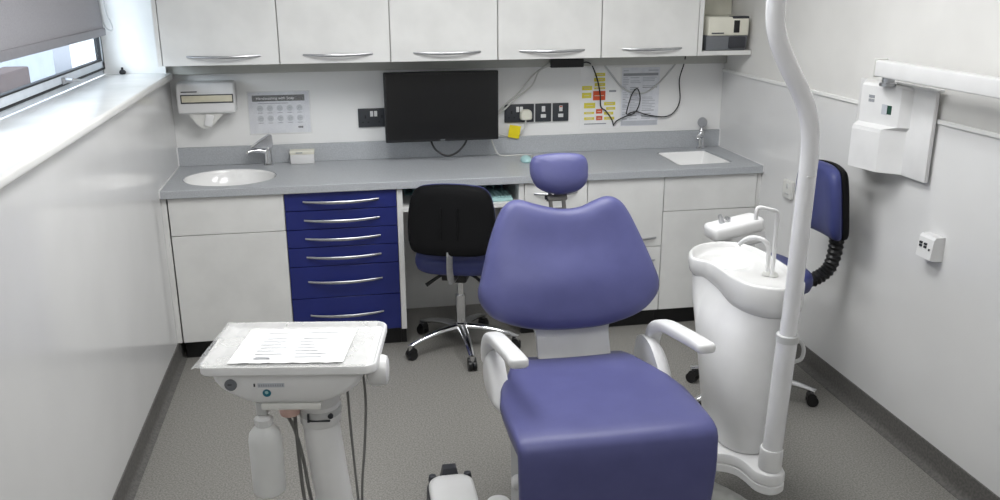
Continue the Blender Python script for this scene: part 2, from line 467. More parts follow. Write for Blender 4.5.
tap(.478, -.075, math.radians(200), 'chrome mixer tap beside the oval basin on the left', False)
tap(2.955, -.075, math.radians(238), 'chrome lever tap with round paddle beside the right corner sink', True)

# wall cupboards
XU = [.038, .594, 1.143, 1.695, 2.249, 2.786]
LU = ['white wall cupboard above the paper towel dispenser, leftmost of five', 'white wall cupboard above the hand washing notice, second from the window',
      'white wall cupboard directly above the black monitor', 'white wall cupboard above the black sockets and black adaptor',
      'white wall cupboard above the yellow and red chart, next to the open niche']
ZU, ZT = 1.462, 2.2
for i in range(5):
    t = thing('wall_cupboard', LU[i], 'cupboard', ((XU[i]+XU[i+1])/2, -.17, ZU), 0, 'white wall cupboards over the worktop')
    b = BM(); box(b, (XU[i]+(0 if i else .0), -.33, ZU), (XU[i+1], -.041, ZT)); obj('carcass', b, 'edge', t)
    if i == 0:
        e = BM(); box(e, (.016, -.35, ZU), (.0365, -.041, ZT), .001, 1); obj('end_panel', e, 'unit', t)
    d = BM(); box(d, (XU[i]+.0022, -.35, ZU), (XU[i+1]-.0022, -.332, ZT), .0015, 1)
    d = obj('door', d, 'unit', t)
    h = BM(); bow(h, XU[i]+.115, XU[i+1]-.09, ZU+.044, -.35, .03); obj('handle', h, 'brush', d)
t = thing('open_wall_shelf', 'white open shelf niche at the right end of the wall cupboards', 'shelf', (2.94, -.17, ZU))
b = BM(); box(b, (2.787, -.35, ZU), (2.812, -.041, ZT), .001, 1); obj('side_panel', b, 'unit', t)
b = BM(); box(b, (2.812, -.345, ZU), (W-.002, -.041, ZU+.024), .001, 1); obj('shelf_board', b, 'unit', t)
b = BM(); box(b, (2.812, -.345, 1.87), (W-.002, -.041, 1.888), .001, 1); obj('shelf_board', b, 'unit', t)
b = BM(); box(b, (2.812, -.055, ZU+.024), (W-.002, -.041, ZT)); obj('back_panel', b, 'cream', t)
# machine in the niche
z0 = ZU+.024
t = thing('label_machine', 'cream and grey tabletop machine standing in the open niche', 'machine', (2.95, -.2, z0))
b = BM(); loft(b, [[Vector((x, y, z)) for x, y in [(2.842-dx, -.335+dy), (3.068+dx, -.335+dy), (3.068+dx, -.08), (2.842-dx, -.08)]] for z, dx, dy in ((z0, -.004, .006), (z0+.006, 0, 0), (z0+.076, .004, -.006), (z0+.08, .002, -.004))]); obj('base', b, 'grey2', t)
b = BM(); box(b, (2.842, -.352, z0+.08), (3.072, -.08, z0+.178), .008, 3); obj('hood', b, 'cream', t)
b = BM(); box(b, (2.975, -.353, z0+.168), (3.07, -.30, z0+.181), .003); obj('top_vent', b, 'dgrey', t)
b = BM(); box(b, (2.985, -.354, z0+.095), (3.018, -.348, z0+.16), .002); obj('window', b, 'black', t)
b = BM(); box(b, (2.86, -.354, z0+.09), (2.93, -.350, z0+.097), .001); obj('logo_strip', b, 'dgrey', t)
b = BM(); box(b, (2.965, -.348, z0+.012), (3.062, -.334, z0+.074), .008, 3); obj('output_slot', b, 'dgrey', t)

# ================================================================== ON THE BACK WALL AND THE WORKTOP
# paper towel dispenser
t = thing('towel_dispenser', 'white paper towel dispenser on the wall above the oval basin', 'dispenser', (.185, -.06, 1.13))
b = BM(); box(b, (.045, -.125, 1.195), (.335, -.001, 1.355), .012, 4); obj('body', b, 'plast', t)
b = BM(); box(b, (.07, -.1275, 1.255), (.325, -.124, 1.292), .002); f = obj('slot', b, 'lid', t)
b = BM(); box(b, (.066, -.1285, 1.250), (.329, -.1255, 1.256)); box(b, (.066, -.1285, 1.290), (.329, -.1255, 1.295)); box(b, (.066, -.1285, 1.25), (.071, -.1255, 1.295)); box(b, (.324, -.1285, 1.25), (.329, -.1255, 1.295)); obj('slot_frame', b, 'dgrey', f)
b = BM(); box(b, (.07, -.127, 1.307), (.15, -.1245, 1.312)); obj('lettering', b, 'ink', t)
b = BM()
slab(b, [(.09, 1.2), (.11, 1.17), (.135, 1.135), (.16, 1.118), (.185, 1.115), (.215, 1.13), (.245, 1.165), (.28, 1.2)], [(0, -.11), (0, -.09), (.003, -.02)], lambda u, v, d: Vector((u, d, v)))
obj('chute', b, 'plast2', t, False)
b = BM(); box(b, (.175, -.121, 1.128), (.215, -.113, 1.19), .003, 2, rot=Matrix.Rotation(.3, 3, 'Y')); o = solo('paper_towel', b, 'paper', 'white folded paper towel hanging out of the dispenser', 'paper towel')
# hand washing notice
t = thing('hand_washing_sign', 'white laminated notice with black header and rows of hand pictures', 'notice', (.55, -.002, 1.06))
b = BM(); box(b, (.390, -.0025, 1.062), (.712, -.001, 1.284)); obj('sheet', b, 'sheetg', t)
b = BM(); box(b, (.411, -.0035, 1.235), (.688, -.0025, 1.268)); hd = obj('header', b, 'gap', t)
text('lettering', 'Handwashing with Soap', .021, Matrix.Translation((.432, -.0037, 1.2445)) @ Matrix.Rotation(PI/2, 4, 'X'), 'sheet', t)
b = BM()
for r in range(2):
    for c in range(5):
        cx, cz = .45 + c*.052, 1.197 - r*.055
        lathe(b, [(0, 0), (.0165, 0), (.0165, -.0004), (0, -.0004)], (cx, -.0026, cz), 'y', 16, mi=0)
        tube(b, [(cx-.008, -.0035, cz-.006), (cx-.002, -.0035, cz+.004), (cx+.004, -.0035, cz-.002), (cx+.008, -.0035, cz+.006)], .001, 5, 2, mi=1)
        box(b, (cx-.014, -.0032, cz-.026), (cx+.012, -.0025, cz-.0225), mi=1)
box(b, (.645, -.0034, 1.087), (.672, -.0025, 1.097), mi=2)
box(b, (.44, -.0032, 1.222), (.60, -.0025, 1.226), mi=1)
obj('printed_marks', b, ['inkl', 'inkg', 'ink'], t, False)
b = BM(); box(b, (.386, -.0052, 1.056), (.718, -.0046, 1.29)); obj('clear_cover', b, 'sleeve', t, False)
# yellow / red chart
t = thing('chart_poster', 'white sheet with yellow and red flow chart boxes on the wall', 'poster', (2.35, -.002, 1.03))
b = BM(); box(b, (2.236, -.0025, 1.028), (2.472, -.001, 1.377)); obj('sheet', b, 'sheet', t)
Yb = [(2.320,1.346,2.380,1.328),(2.315,1.318,2.381,1.298),(2.320,1.289,2.382,1.271),(2.317,1.264,2.383,1.254),(2.246,1.274,2.305,1.250),(2.246,1.235,2.301,1.205),(2.260,1.177,2.326,1.146),(2.379,1.179,2.446,1.160),(2.392,1.150,2.447,1.134),(2.261,1.125,2.321,1.112),(2.262,1.094,2.322,1.079),(2.381,1.122,2.436,1.106),(2.382,1.093,2.443,1.077)]
Rb = [(2.312,1.244,2.385,1.191),(2.332,1.140,2.369,1.114),(2.334,1.100,2.371,1.076)]
b = BM()
for q in Yb: box(b, (q[0], -.0035, q[3]), (q[2], -.0025, q[1]), mi=0); box(b, (q[0]+.012, -.0038, (q[1]+q[3])/2-.002), (q[2]-.012, -.0035, (q[1]+q[3])/2+.002), mi=2)
for q in Rb: box(b, (q[0], -.0035, q[3]), (q[2], -.0025, q[1]), mi=1); box(b, (q[0]+.008, -.0038, (q[1]+q[3])/2-.0025), (q[2]-.008, -.0035, (q[1]+q[3])/2+.0015), mi=2)
box(b, (2.263, -.0035, 1.052), (2.395, -.0025, 1.058), mi=3); box(b, (2.407, -.0035, 1.236), (2.449, -.0025, 1.247), mi=3)
obj('printed_marks', b, ['yellow', 'red', 'lid', 'inkg'], t, False)
# grey text notice
t = thing('text_notice', 'grey printed sheet dense with small text, right of the coloured chart', 'notice', (2.595, -.002, 1.035))
b = BM(); box(b, (2.482, -.0025, 1.036), (2.709, -.001, 1.372)); obj('sheet', b, 'sheetg', t)
b = BM(); random.seed(3)
box(b, (2.49, -.0033, 1.325), (2.70, -.0025, 1.34), mi=1)
box(b, (2.49, -.0033, 1.352), (2.52, -.0025, 1.358), mi=0); box(b, (2.64, -.0033, 1.352), (2.70, -.0025, 1.358), mi=0)
for k in range(26):
    z = 1.315-k*.0095
    for x0, x1 in ((2.49, 2.525), (2.533, 2.60), (2.608, 2.70)):
        if random.random() < .8: box(b, (x0, -.0032, z-.0022), (x0+(x1-x0)*random.uniform(.45, 1), -.0025, z+.0022), mi=0 if random.random() < .75 else 1)
box(b, (2.485, -.0031, 1.040), (2.705, -.0025, 1.066), mi=0)
obj('printed_marks', b, ['inkl', 'inkg'], t, False)

# sockets
def faceplate(b, x0, x1, z0=1.079, z1=1.182): box(b, (x0, -.012, z0), (x1, -.001, z1), .002, 2)
def double_socket(x0, label):
    t = thing('double_socket', label, 'socket', (x0+.1, -.006, 1.079), 0, 'black wall sockets over the worktop')
    b = BM(); faceplate(b, x0, x0+.17); obj('faceplate', b, 'socket', t)
    for k in (.066, .088):
        b = BM(); box(b, (x0+k, -.016, 1.138), (x0+k+.017, -.011, 1.168), .0015); obj('rocker_switch', b, 'plast', t)
    for cx in (.04, .13):
        b = BM(); box(b, (x0+cx-.004, -.0125, 1.128), (x0+cx+.004, -.0115, 1.145)); box(b, (x0+cx-.02, -.0125, 1.104), (x0+cx-.01, -.0115, 1.11)); box(b, (x0+cx+.01, -.0125, 1.104), (x0+cx+.02, -.0115, 1.11)); obj('pin_holes', b, 'gap', t, False)
double_socket(.971, 'black double wall socket partly hidden behind the left edge of the monitor')
double_socket(1.793, 'black double wall socket right of the monitor with a white plug in it')
def spur(x0, label, sw):
    t = thing('fused_spur', label, 'socket', (x0+.046, -.006, 1.079), 0, 'black wall sockets over the worktop')
    b = BM(); faceplate(b, x0, x0+.092); obj('faceplate', b, 'socket', t)
    b = BM(); box(b, (x0+.036, -.0155, 1.136), (x0+.056, -.011, 1.168), .0015); r = obj('rocker_switch', b, 'plast', t)
    if sw:
        h = BM(); box(h, (x0+.038, -.0162, 1.16), (x0+.054, -.015, 1.166)); obj('red_light', h, 'red', r)
    b = BM(); box(b, (x0+.031, -.0155, 1.102), (x0+.061, -.011, 1.122), .0015); obj('fuse_carrier', b, 'plast', t)
spur(1.972, 'black single fused switch plate next to the double socket', False)
spur(2.074, 'black single fused switch plate with red switch mark, nearest the coloured chart', True)
t = thing('mains_plug', 'white three pin plug in the double socket right of the monitor', 'plug', (1.905, -.03, 1.1))
b = BM(); slab(b, c2([(1.872,1.105),(1.872,1.14),(1.885,1.155),(1.905,1.157),(1.925,1.155),(1.938,1.14),(1.938,1.105),(1.92,1.098),(1.89,1.098)], 4), [(0, -.0165), (0, -.035), (.006, -.045)], lambda u, v, d: Vector((u, d, v))); b.transform(Matrix.Translation((.008,0,-.004))); obj('body', b, 'cream', t)
b = BM(); tube(b, [(1.914,-.03,1.1),(1.91,-.03,1.078),(1.905,-.03,1.05),(1.88,-.03,1.028),(1.82,-.03,1.012),(1.75,-.035,1.02),(1.70,-.04,1.05)], .0045, 8); obj('cord', b, 'cordw', t)
b = BM(); box(b, (1.812, -.036, .994), (1.878, -.0335, 1.066), .001, 1, rot=Matrix.Rotation(math.radians(10), 3, 'Y'))
solo('yellow_tag', b, 'ylab', 'small yellow paper tag hanging on the white cord under the socket', 'tag')
# monitor
t = thing('monitor', 'large black flat monitor mounted on the wall over the worktop', 'monitor', (1.418, -.15, 1.01))
rt = Matrix.Rotation(math.radians(-2), 3, 'Y')
b = BM(); box(b, (1.109, -.185, 1.017), (1.727, -.155, 1.392), .006, 3); box(b, (1.2, -.156, 1.08), (1.64, -.12, 1.33), .02, 3); obj('casing', b, 'black', t)
b = BM(); box(b, (1.122, -.1862, 1.034), (1.714, -.1845, 1.379)); obj('screen', b, 'screen', t, False)
b = BM(); box(b, (1.405, -.1868, 1.0215), (1.43, -.185, 1.028)); obj('logo', b, 'grey2', t, False)
b = BM(); box(b, (1.36, -.125, 1.15), (1.48, -.002, 1.27), .006); obj('wall_bracket', b, 'black', t)
b = BM(); tube(b, [(1.35,-.13,1.06),(1.362,-.14,1.0),(1.391,-.145,.955),(1.446,-.15,.93),(1.502,-.145,.948),(1.55,-.14,1.0),(1.56,-.13,1.06)], .0055, 8)
solo('monitor_lead', b, 'cordk', 'black lead looping below the monitor', 'cable')
# cables on the wall
b = BM(); box(b, (2.042, -.083, 1.388), (2.232, -.041, 1.436), .006, 3)
solo('power_adaptor', b, 'black', 'long black power adaptor under the wall cupboards', 'adaptor')
b = BM(); tube(b, [(2.225,-.06,1.41),(2.26,-.05,1.412),(2.296,-.03,1.386),(2.335,-.012,1.30),(2.352,-.012,1.22),(2.358,-.012,1.154),(2.39,-.012,1.128),(2.425,-.012,1.08),(2.438,-.012,1.042)], .0038, 8)
solo('adaptor_lead', b, 'cordk', 'black lead running down from the adaptor over the coloured chart', 'cable')
b = BM(); tube(b, [(2.438,-.02,1.052),(2.455,-.02,1.072),(2.501,-.018,1.093),(2.565,-.02,1.12),(2.59,-.02,1.188),(2.573,-.02,1.252),(2.54,-.02,1.224),(2.513,-.02,1.13),(2.515,-.02,1.108),(2.565,-.024,1.122),(2.64,-.02,1.1),(2.745,-.016,1.085),(2.806,-.014,1.113),(2.836,-.014,1.182),(2.825,-.016,1.298),(2.842,-.03,1.39),(2.842,-.05,1.45)], .0036, 8)
solo('looped_lead', b, 'cordk', 'black lead with a loop hanging in front of the grey text sheet', 'cable')
b = BM(); tube(b, [(2.05,-.06,1.415),(1.963,-.03,1.355),(1.877,-.02,1.253),(1.791,-.02,1.183),(1.735,-.02,1.122),(1.68,-.03,1.09)], .0045, 8)
solo('white_lead', b, 'cordw', 'white lead from the black adaptor to the monitor, upper of two', 'cable')
b = BM(); tube(b, [(2.05,-.07,1.404),(1.985,-.045,1.37),(1.946,-.035,1.291),(1.849,-.035,1.215),(1.77,-.035,1.145),(1.68,-.045,1.10)], .0045, 8)
solo('white_lead', b, 'cordw', 'white lead from the black adaptor to the monitor, lower of two', 'cable')
b = BM(); tube(b, [(2.37,-.012,1.392),(2.419,-.01,1.334),(2.481,-.01,1.262),(2.55,-.01,1.23),(2.63,-.01,1.231),(2.709,-.01,1.287),(2.80,-.012,1.392)], .005, 8)
solo('grey_lead', b, 'plast3', 'pale grey lead hanging in a curve across the top of the text sheet', 'cable')
b = BM(); tube(b, [(1.70,-.05,1.03),(1.72,-.06,.96),(1.745,-.08,.912),(1.80,-.09,.9045),(1.88,-.08,.9045),(1.93,-.11,.9045),(1.91,-.17,.9045),(1.875,-.22,.908)], .0042, 8)
solo('mouse_lead', b, 'cordw', 'thin white lead lying on the worktop below the monitor', 'cable')
b = BM(); lathe(b, [(0, 0), (.028, 0), (.032, .008), (.03, .02), (.02, .03), (0, .034)], (1.868, -.255, .9), seg=24, sy=1.6)
b.transform(Matrix.Translation((0, 0, .0006))); solo('computer_mouse', b, 'teal', 'pale teal mouse on the worktop behind the headrest', 'mouse')
# soap box
b = BM(); box(b, (.594, -.085, .901), (.722, -.023, .972), .004, 2)
t = thing('wipes_box', 'small cream box on the worktop beside the left tap', 'box', (.658, -.06, .9)); obj('body', b, 'plast', t)
b = BM(); box(b, (.592, -.088, .953), (.724, -.022, .974), .004, 2); o = obj('lid', b, 'cream', t); b = BM(); box(b, (.625, -.0895, .961), (.66, -.0875, .966)); obj('lettering', b, 'inkg', t)
# keyboard under worktop
t = thing('keyboard', 'pale teal keyboard on the narrow shelf under the worktop', 'keyboard', (1.5, -.48, .758))
b = BM(); box(b, (1.30, -.56, .7585), (1.735, -.40, .778), .006, 3); obj('base', b, 'teal', t)
b = BM()
for r in range(5):
    for c in range(21): box(b, (1.312+c*.02, -.552+r*.029, .777), (1.329+c*.02, -.528+r*.029, .786), .002, 1)
o = obj('key_block', b, 'teal', t)
t = thing('storage_tray', 'teal ribbed tray with dark contents at the back of the narrow shelf', 'tray', (1.4, -.2, .758))
b = BM(); box(b, (1.19, -.32, .7585), (1.73, -.1, .764)); 
for k in range(12): box(b, (1.19+k*.048, -.32, .764), (1.195+k*.048, -.10, .82))
obj('body', b, 'teal', t)

# ================================================================== RIGHT WALL
# X-ray unit
t = thing('xray_unit', 'white wall mounted x-ray control box with folded arm on the right wall', 'x-ray unit', (3.05, -1.7, 1.11))
b = BM(); box(b, (3.07, -1.965, 1.11), (W-.012, -1.46, 1.458), .004, 2); obj('wall_plate', b, 'plast', t)
b = BM()
lo = [(3.072,-1.82),(3.0,-1.752),(2.968,-1.60),(3.072,-1.50)]
up = [(3.072,-1.835),(3.036,-1.806),(2.992,-1.605),(3.072,-1.50)]
def ringz(pts, z): return [Vector((x, y, z)) for x, y in pts]
loft(b, [ringz(lo, 1.112), ringz(lo, 1.27), ringz([(3.072,-1.82),(3.002,-1.754),(2.972,-1.601),(3.072,-1.50)], 1.285), ringz(up, 1.30), ringz(up, 1.448), ringz([(3.072,-1.83),(3.04,-1.80),(2.999,-1.607),(3.072,-1.505)], 1.458)])
obj('control_box', b, 'plast', t, False)
# display lies in the upper front face
pa, pb2 = Vector((3.036,-1.806,0)), Vector((2.992,-1.605,0)); fd = (pb2-pa).normalized(); nrm = Vector((-1, .16, 0)).normalized(); nrm = Vector((fd.y, -fd.x, 0)); nrm = -nrm if nrm.x > 0 else nrm
def onface(u0, u1, z0, z1, m, name):
    b = BM(); q = [pa+fd*u0, pa+fd*u1]
    loft(b, [[Vector((p.x, p.y, z))+nrm*d for p, z in ((q[0], z0), (q[1], z0), (q[1], z1), (q[0], z1))] for d in (0, .0015)])
    return obj(name, b, m, t, False)
onface(.04, .062, 1.345, 1.38, 'gdisp', 'display'); onface(.062, .09, 1.342, 1.382, 'inkl', 'display_label')
onface(.15, .164, 1.40, 1.412, 'inkg', 'logo'); onface(.134, .148, 1.40, 1.412, 'inkg', 'logo'); onface(.15, .164, 1.384, 1.396, 'inkg', 'logo'); onface(.134, .148, 1.384, 1.396, 'inkg', 'logo')
onface(.045, .08, 1.328, 1.328, 'inkl', 'button_row')
b = BM(); lathe(b, [(.0, 0), (.032, 0), (.032, .012), (.024, .016), (.024, .044), (0, .044)], (3.015, -1.74, 1.456), seg=24); obj('pivot', b, 'brush', t)
b = BM(); box(b, (2.94, -3.1, 1.498), (2.99, -1.755, 1.56), .006, 3); a = obj('arm', b, 'plast', t)
b = BM(); box(b, (2.936, -1.757, 1.494), (2.994, -1.749, 1.566), .003, 2); obj('end_cap', b, 'plast2', a)
b = BM(); box(b, (3.06, -1.99, 1.4585), (W-.012, -1.66, 1.470), .003, 2); obj('bracket', b, 'plast', t)
# wall switch box
t = thing('switch_box', 'white surface mounted switch box low on the right wall', 'switch', (3.075, -2.045, .83))
b = BM(); loft(b, [[Vector((x, y, z)) for x, y in [(W-.001,-2.095),(x0,-2.092),(x0,-2.005),(W-.001,-2.0)]] for z, x0 in ((.832, 3.062), (.838, 3.048), (.915, 3.056), (.926, 3.064))]); obj('body', b, 'plast', t, False)
b = BM()
for y, z in ((-2.02, .893), (-2.028, .893), (-2.02, .881), (-2.028, .881), (-2.047, .893), (-2.055, .893), (-2.047, .881), (-2.055, .881), (-2.076, .876)): box(b, (3.048, y-.0028, z-.004), (3.0555, y+.0028, z+.004))
obj('marks', b, 'ink', t, False)
t = thing('wall_socket', 'small white socket on the right wall behind the tall pole', 'socket', (3.09, -.905, .79))
b = BM(); box(b, (W-.02, -.95, .795), (W-.001, -.86, .885), .003, 2); obj('faceplate', b, 'plast2', t)
b = BM(); box(b, (W-.0225, -.915, .845), (W-.0195, -.90, .87), .001); box(b, (W-.0225, -.925, .815), (W-.0195, -.89, .822), .001); obj('switch', b, 'plast3', t)

# ================================================================== STOOLS
def stool(loc, rotz, seat_z, bz, label, spokes0, by, bellows, bs=1.0, bh=1.0):
    t = thing('operator_stool', label, 'stool', (loc[0], loc[1], 0), rotz, 'wheeled operator stools')
    for k in range(5):
        a = spokes0 + k*2*PI/5; ca, sa = math.cos(a), math.sin(a)
        b = BM(); tube(b, [(ca*.02, sa*.02, .125), (ca*.12, sa*.12, .118), (ca*.22, sa*.22, .098), (ca*.295, sa*.295, .072)], [.026, .022, .018, .014], 12, flat=(1, .75))
        lathe(b, [(0, .0), (.013, .0), (.014, .03), (0, .034)], (ca*.292, sa*.292, .05), seg=12)
        sp = obj('spoke', b, 'chrome', t, local=True)
        b = BM(); px, py = -sa, ca
        for s in (-1, 1):
            c = Vector((ca*.29+px*.012*s, sa*.29+py*.012*s, .026))
            cyl(b, c-Vector((px, py, 0))*.009, c+Vector((px, py, 0))*.009, .026, 18)
        c = Vector((ca*.285, sa*.285, .045)); cyl(b, c-Vector((px, py, 0))*.02, c+Vector((px, py, 0))*.02, .02, 12)
        obj('caster', b, 'black', sp, local=True)
    b = BM(); lathe(b, [(0, .1), (.035, .1), (.035, .145), (.028, .15), (.027, .3), (.018, .3), (.018, seat_z-.13), (0, seat_z-.13)], (0, 0, 0), seg=24); obj('gas_lift', b, 'chrome', t, local=True)
    b = BM()
    box(b, (-.05, -.10, seat_z-.155), (.05, .06, seat_z-.085), .012, 3)
    box(b, (-.13, -.12, seat_z-.105), (.13, .12, seat_z-.085), .004, 2)
    for s in (-1, 1): tube(b, [(s*.03, -.03, seat_z-.115), (s*.09, -.06, seat_z-.13), (s*.16, -.09, seat_z-.175)], [.009, .008, .011], 8)
    cyl(b, (-.075, -.08, seat_z-.12), (-.045, -.08, seat_z-.12), .028, 16)
    obj('mechanism', b, 'black', t, local=True)
    b = BM()
    o2 = c2([(-.20,-.10),(-.205,.05),(-.17,.16),(-.09,.2),(.0,.205),(.09,.2),(.17,.16),(.205,.05),(.2,-.10),(.14,-.18),(.0,-.2),(-.14,-.18)], 4)
    o2 = [(u*1.05, v*1.03) for u, v in o2]
    cushion(b, o2, [(.0, -.085), (.9, -.085), (.965, -.075), (1, -.05), (1, -.03), (.97, -.008), (.9, .0), (.7, .004), (.4, .0), (.0, -.002)], lambda u, v, d: Vector((u, v, seat_z+d)))
    obj('seat', b, 'vinyl2', t, local=True, ang=70)
    # backrest: cushion in front, black shell behind, gently curved around the sitter
    W2, H2 = .43, .345
    o2 = c2([(-.16,-.172),(-.205,-.13),(-.214,-.02),(-.2,.09),(-.165,.155),(-.09,.175),(0,.18),(.09,.175),(.165,.155),(.2,.09),(.214,-.02),(.205,-.13),(.16,-.172),(0,-.178)], 4)
    f = lambda u, v, d: Vector((u*bs, by + d + .55*u*u + .1*v - .15*v*v, bz+v*bh))
    b = BM(); cushion(b, o2, [(.0, .012), (.97, .012), (1, .025), (.985, .042), (.93, .056), (.8, .064), (.5, .066), (.0, .064)], f); br = obj('backrest', b, 'vinyl2', t, local=True, ang=70)
    b = BM(); cushion(b, o2, [(0, .012), (1.0, .014), (1.005, .004), (.985, -.012), (.93, -.02), (.7, -.024), (0, -.026)], f)
    for s in (-1, 1): tube(b, [f(s*.04, v, -.0265) for v in (-.09, -.04, .02, .07)], .005, 6, 3)
    obj('backshell', b, 'bfab', br, local=True, ang=60)
    if bellows:
        P = crom([(0, by-.035, bz-.11), (0, by-.055, bz-.2), (0, by-.035, seat_z-.03), (0, by+.04, seat_z-.085), (0, by+.15, seat_z-.1)], 10)
        b = BM(); R = [.028 if i % 2 else .034 for i in range(len(P))]; tube(b, P, R, 16, 0); obj('bellows_arm', b, 'black', t, local=True)
    else:
        b = BM(); tube(b, [(0, by-.025, bz-.145), (0, by-.032, bz-.18), (0, by-.03, seat_z-.05), (0, by+.02, seat_z-.11), (0, by+.15, seat_z-.12)], .017, 10, flat=(1.1, .45)); obj('back_arm', b, 'brush', t, local=True)
    return t
stool((1.437, -.66), math.radians(-18), .548, .758, 'stool with black backshell and chrome five-spoke base in front of the kneehole', math.radians(-87+18), -.235, False, 1.0, .96)
stool((2.645, -1.515), math.radians(90), .66, .947, 'stool with blue backrest on black bellows arm by the right wall', math.radians(-19-90), -.31, True, .8, .9)

# ================================================================== DENTAL CHAIR
CX = 1.63
t = thing('dental_chair', 'large violet-blue upholstered dental chair with headrest and white armrests', 'dental chair', (CX, -2.4, 0))
b = BM()
pl = ell(1.82, -2.50, .458, .46, 48)
cushion(b, pl, [(0, .0), (1, .0), (1, .05), (.985, .062), (.95, .068), (.93, .075), (.7, .09), (0, .095)], lambda u, v, d: Vector((u, v, d))); obj('base_plate', b, 'plast2', t)
b = BM()
ped = lambda w0, w1, y0, y1, r: [(x+(w0+w1)/2, y+(y0+y1)/2) for x, y in rrect(w1-w0, y1-y0, r)]
loft(b, [ringz(ped(1.40, 1.84, -2.74, -2.16, .09), .08), ringz(ped(1.395, 1.845, -2.72, -2.18, .09), .25), ringz(ped(1.385, 1.855, -2.68, -2.2, .08), .46), ringz(ped(1.36, 1.90, -2.68, -2.18, .05), .51), ringz(ped(1.36, 1.90, -2.68, -2.18, .05), .53)])
pd = obj('pedestal', b, 'plast3', t)
b = BM(); lathe(b, [(.0, -.022), (.018, -.018), (.026, -.006), (.028, .01)], (1.388, -2.42, .27), 'x', 20); obj('pivot_cap', b, 'plast', pd)
# seat: stations along the profile (y, z) with half width
S = [(-2.14,.555,.19),(-2.13,.575,.195),(-2.145,.592,.20),(-2.2,.602,.218),(-2.27,.603,.246),(-2.37,.601,.287),(-2.47,.600,.308),(-2.58,.602,.309),(-2.66,.604,.308),(-2.715,.602,.306),(-2.745,.592,.305),(-2.760,.570,.304),(-2.766,.52,.303),(-2.768,.46,.302),(-2.764,.40,.300),(-2.756,.32,.297),(-2.745,.25,.29),(-2.735,.215,.27)]
b = BM(); rings = []
for i, (y, z, hw) in enumerate(S):
    a, c = S[max(0, i-1)], S[min(len(S)-1, i+1)]
    ty, tz = c[0]-a[0], c[1]-a[1]; l = math.hypot(ty, tz); ny, nz = -tz/l, ty/l      # inward normal (below / behind)
    if i < 2: ny, nz = 0, -.6
    if i in (2,): ny, nz = -.3, -.9
    th = .085 if i > 3 else .05
    ring = []
    for u, d in ((-1.0, .35), (-1.0, .22), (-.99, .08), (-.965, .02), (-.91, 0), (-.7, -.03), (-.45, .0), (-.2, .015), (0, .02), (.2, .015), (.45, .0), (.7, -.03), (.91, 0), (.965, .02), (.99, .08), (1.0, .22), (1.0, .35), (.97, .8), (.85, 1.0), (.4, 1), (-.4, 1), (-.85, 1.0), (-.97, .8)):
        ring.append(Vector((CX-.003+u*hw, y+ny*th*d, z+nz*th*d)))
    rings.append(ring)
loft(b, rings); obj('seat', b, 'vinyl', t, ang=75)
b = BM(); box(b, (1.40, -2.69, .505), (1.86, -2.16, .535), .01, 2); obj('seat_frame', b, 'plast', t)
# backrest
AX = Vector((0, .424, .906)); NF = Vector((0, -.906, .424)); BP = Vector((CX, -2.17, .66))
def bk(u, v, d): return BP + Vector((u, 0, 0)) + AX*v + NF*(d - .30*u*u*0)
bo = [(-.012,.463),(-.09,.482),(-.155,.502),(-.195,.492),(-.228,.452),(-.268,.357),(-.305,.235),(-.318,.19),(-.312,.145),(-.268,.09),(-.167,.052),(-.064,.038),(.033,.036),(.136,.044),(.25,.078),(.312,.13),(.33,.175),(.322,.225),(.278,.352),(.238,.448),(.205,.488),(.165,.5),(.12,.488),(.062,.466)]
o2 = c2(bo, 4)
def bkc(u, v, d):
    # lumbar bulge near the bottom, slight dish above
    w = d + (.014*math.exp(-((v-.2)/.08)**2) - .008*math.exp(-((v-.34)/.08)**2))*(1 if d > .05 else 0)*max(0, 1-(u/.26)**2)
    return bk(u, v, w)
b = BM()
slab(b, o2, [(.05, -.02), (.008, -.02), (.0, -.005), (0, .02), (.002, .035), (.008, .047), (.02, .056), (.04, .062)], bkc)
b.faces.ensure_lookup_table()
bm2 = BM()
cxu, cyv = .0, .27
ins = []
b.free(); b = BM()
prof = [(.05, -.02), (.008, -.02), (.0, -.005), (0, .02), (.002, .035), (.008, .047), (.02, .056), (.035, .062)]
n2 = len(o2)
area = sum(o2[i][0]*o2[(i+1)%n2][1]-o2[(i+1)%n2][0]*o2[i][1] for i in range(n2)); sg = 1 if area > 0 else -1
Nn = []
for i in range(n2):
    a, c = o2[i-1], o2[(i+1) % n2]; dx, dy = c[0]-a[0], c[1]-a[1]; l = math.hypot(dx, dy) or 1; Nn.append((-dy/l*sg, dx/l*sg))
R = [[bkc(o2[i][0]+Nn[i][0]*k, o2[i][1]+Nn[i][1]*k, d) for i in range(n2)] for k, d in prof]
inner = [(o2[i][0]+Nn[i][0]*.035, o2[i][1]+Nn[i][1]*.035) for i in range(n2)]
for s, d in ((.85, .0655), (.7, .067), (.5, .068), (.3, .068), (.12, .068)):
    R.append([bkc(cxu+(u-cxu)*s, cyv+(v-cyv)*s, d) for u, v in inner])
loft(b, R); obj('backrest', b, 'vinyl', t, ang=75)
b = BM()
sh = c2([(-.15,.40),(-.2,.3),(-.24,.2),(-.22,.12),(-.13,.06),(-.12,-.06),(-.11,-.08),(.13,-.08),(.14,-.06),(.15,.06),(.24,.12),(.255,.2),(.21,.3),(.16,.40)], 4)
cushion(b, sh, [(0, -.07), (.9, -.07), (.97, -.06), (1, -.04), (1, -.019), (0, -.019)], bk); obj('back_support', b, 'plast2', t)
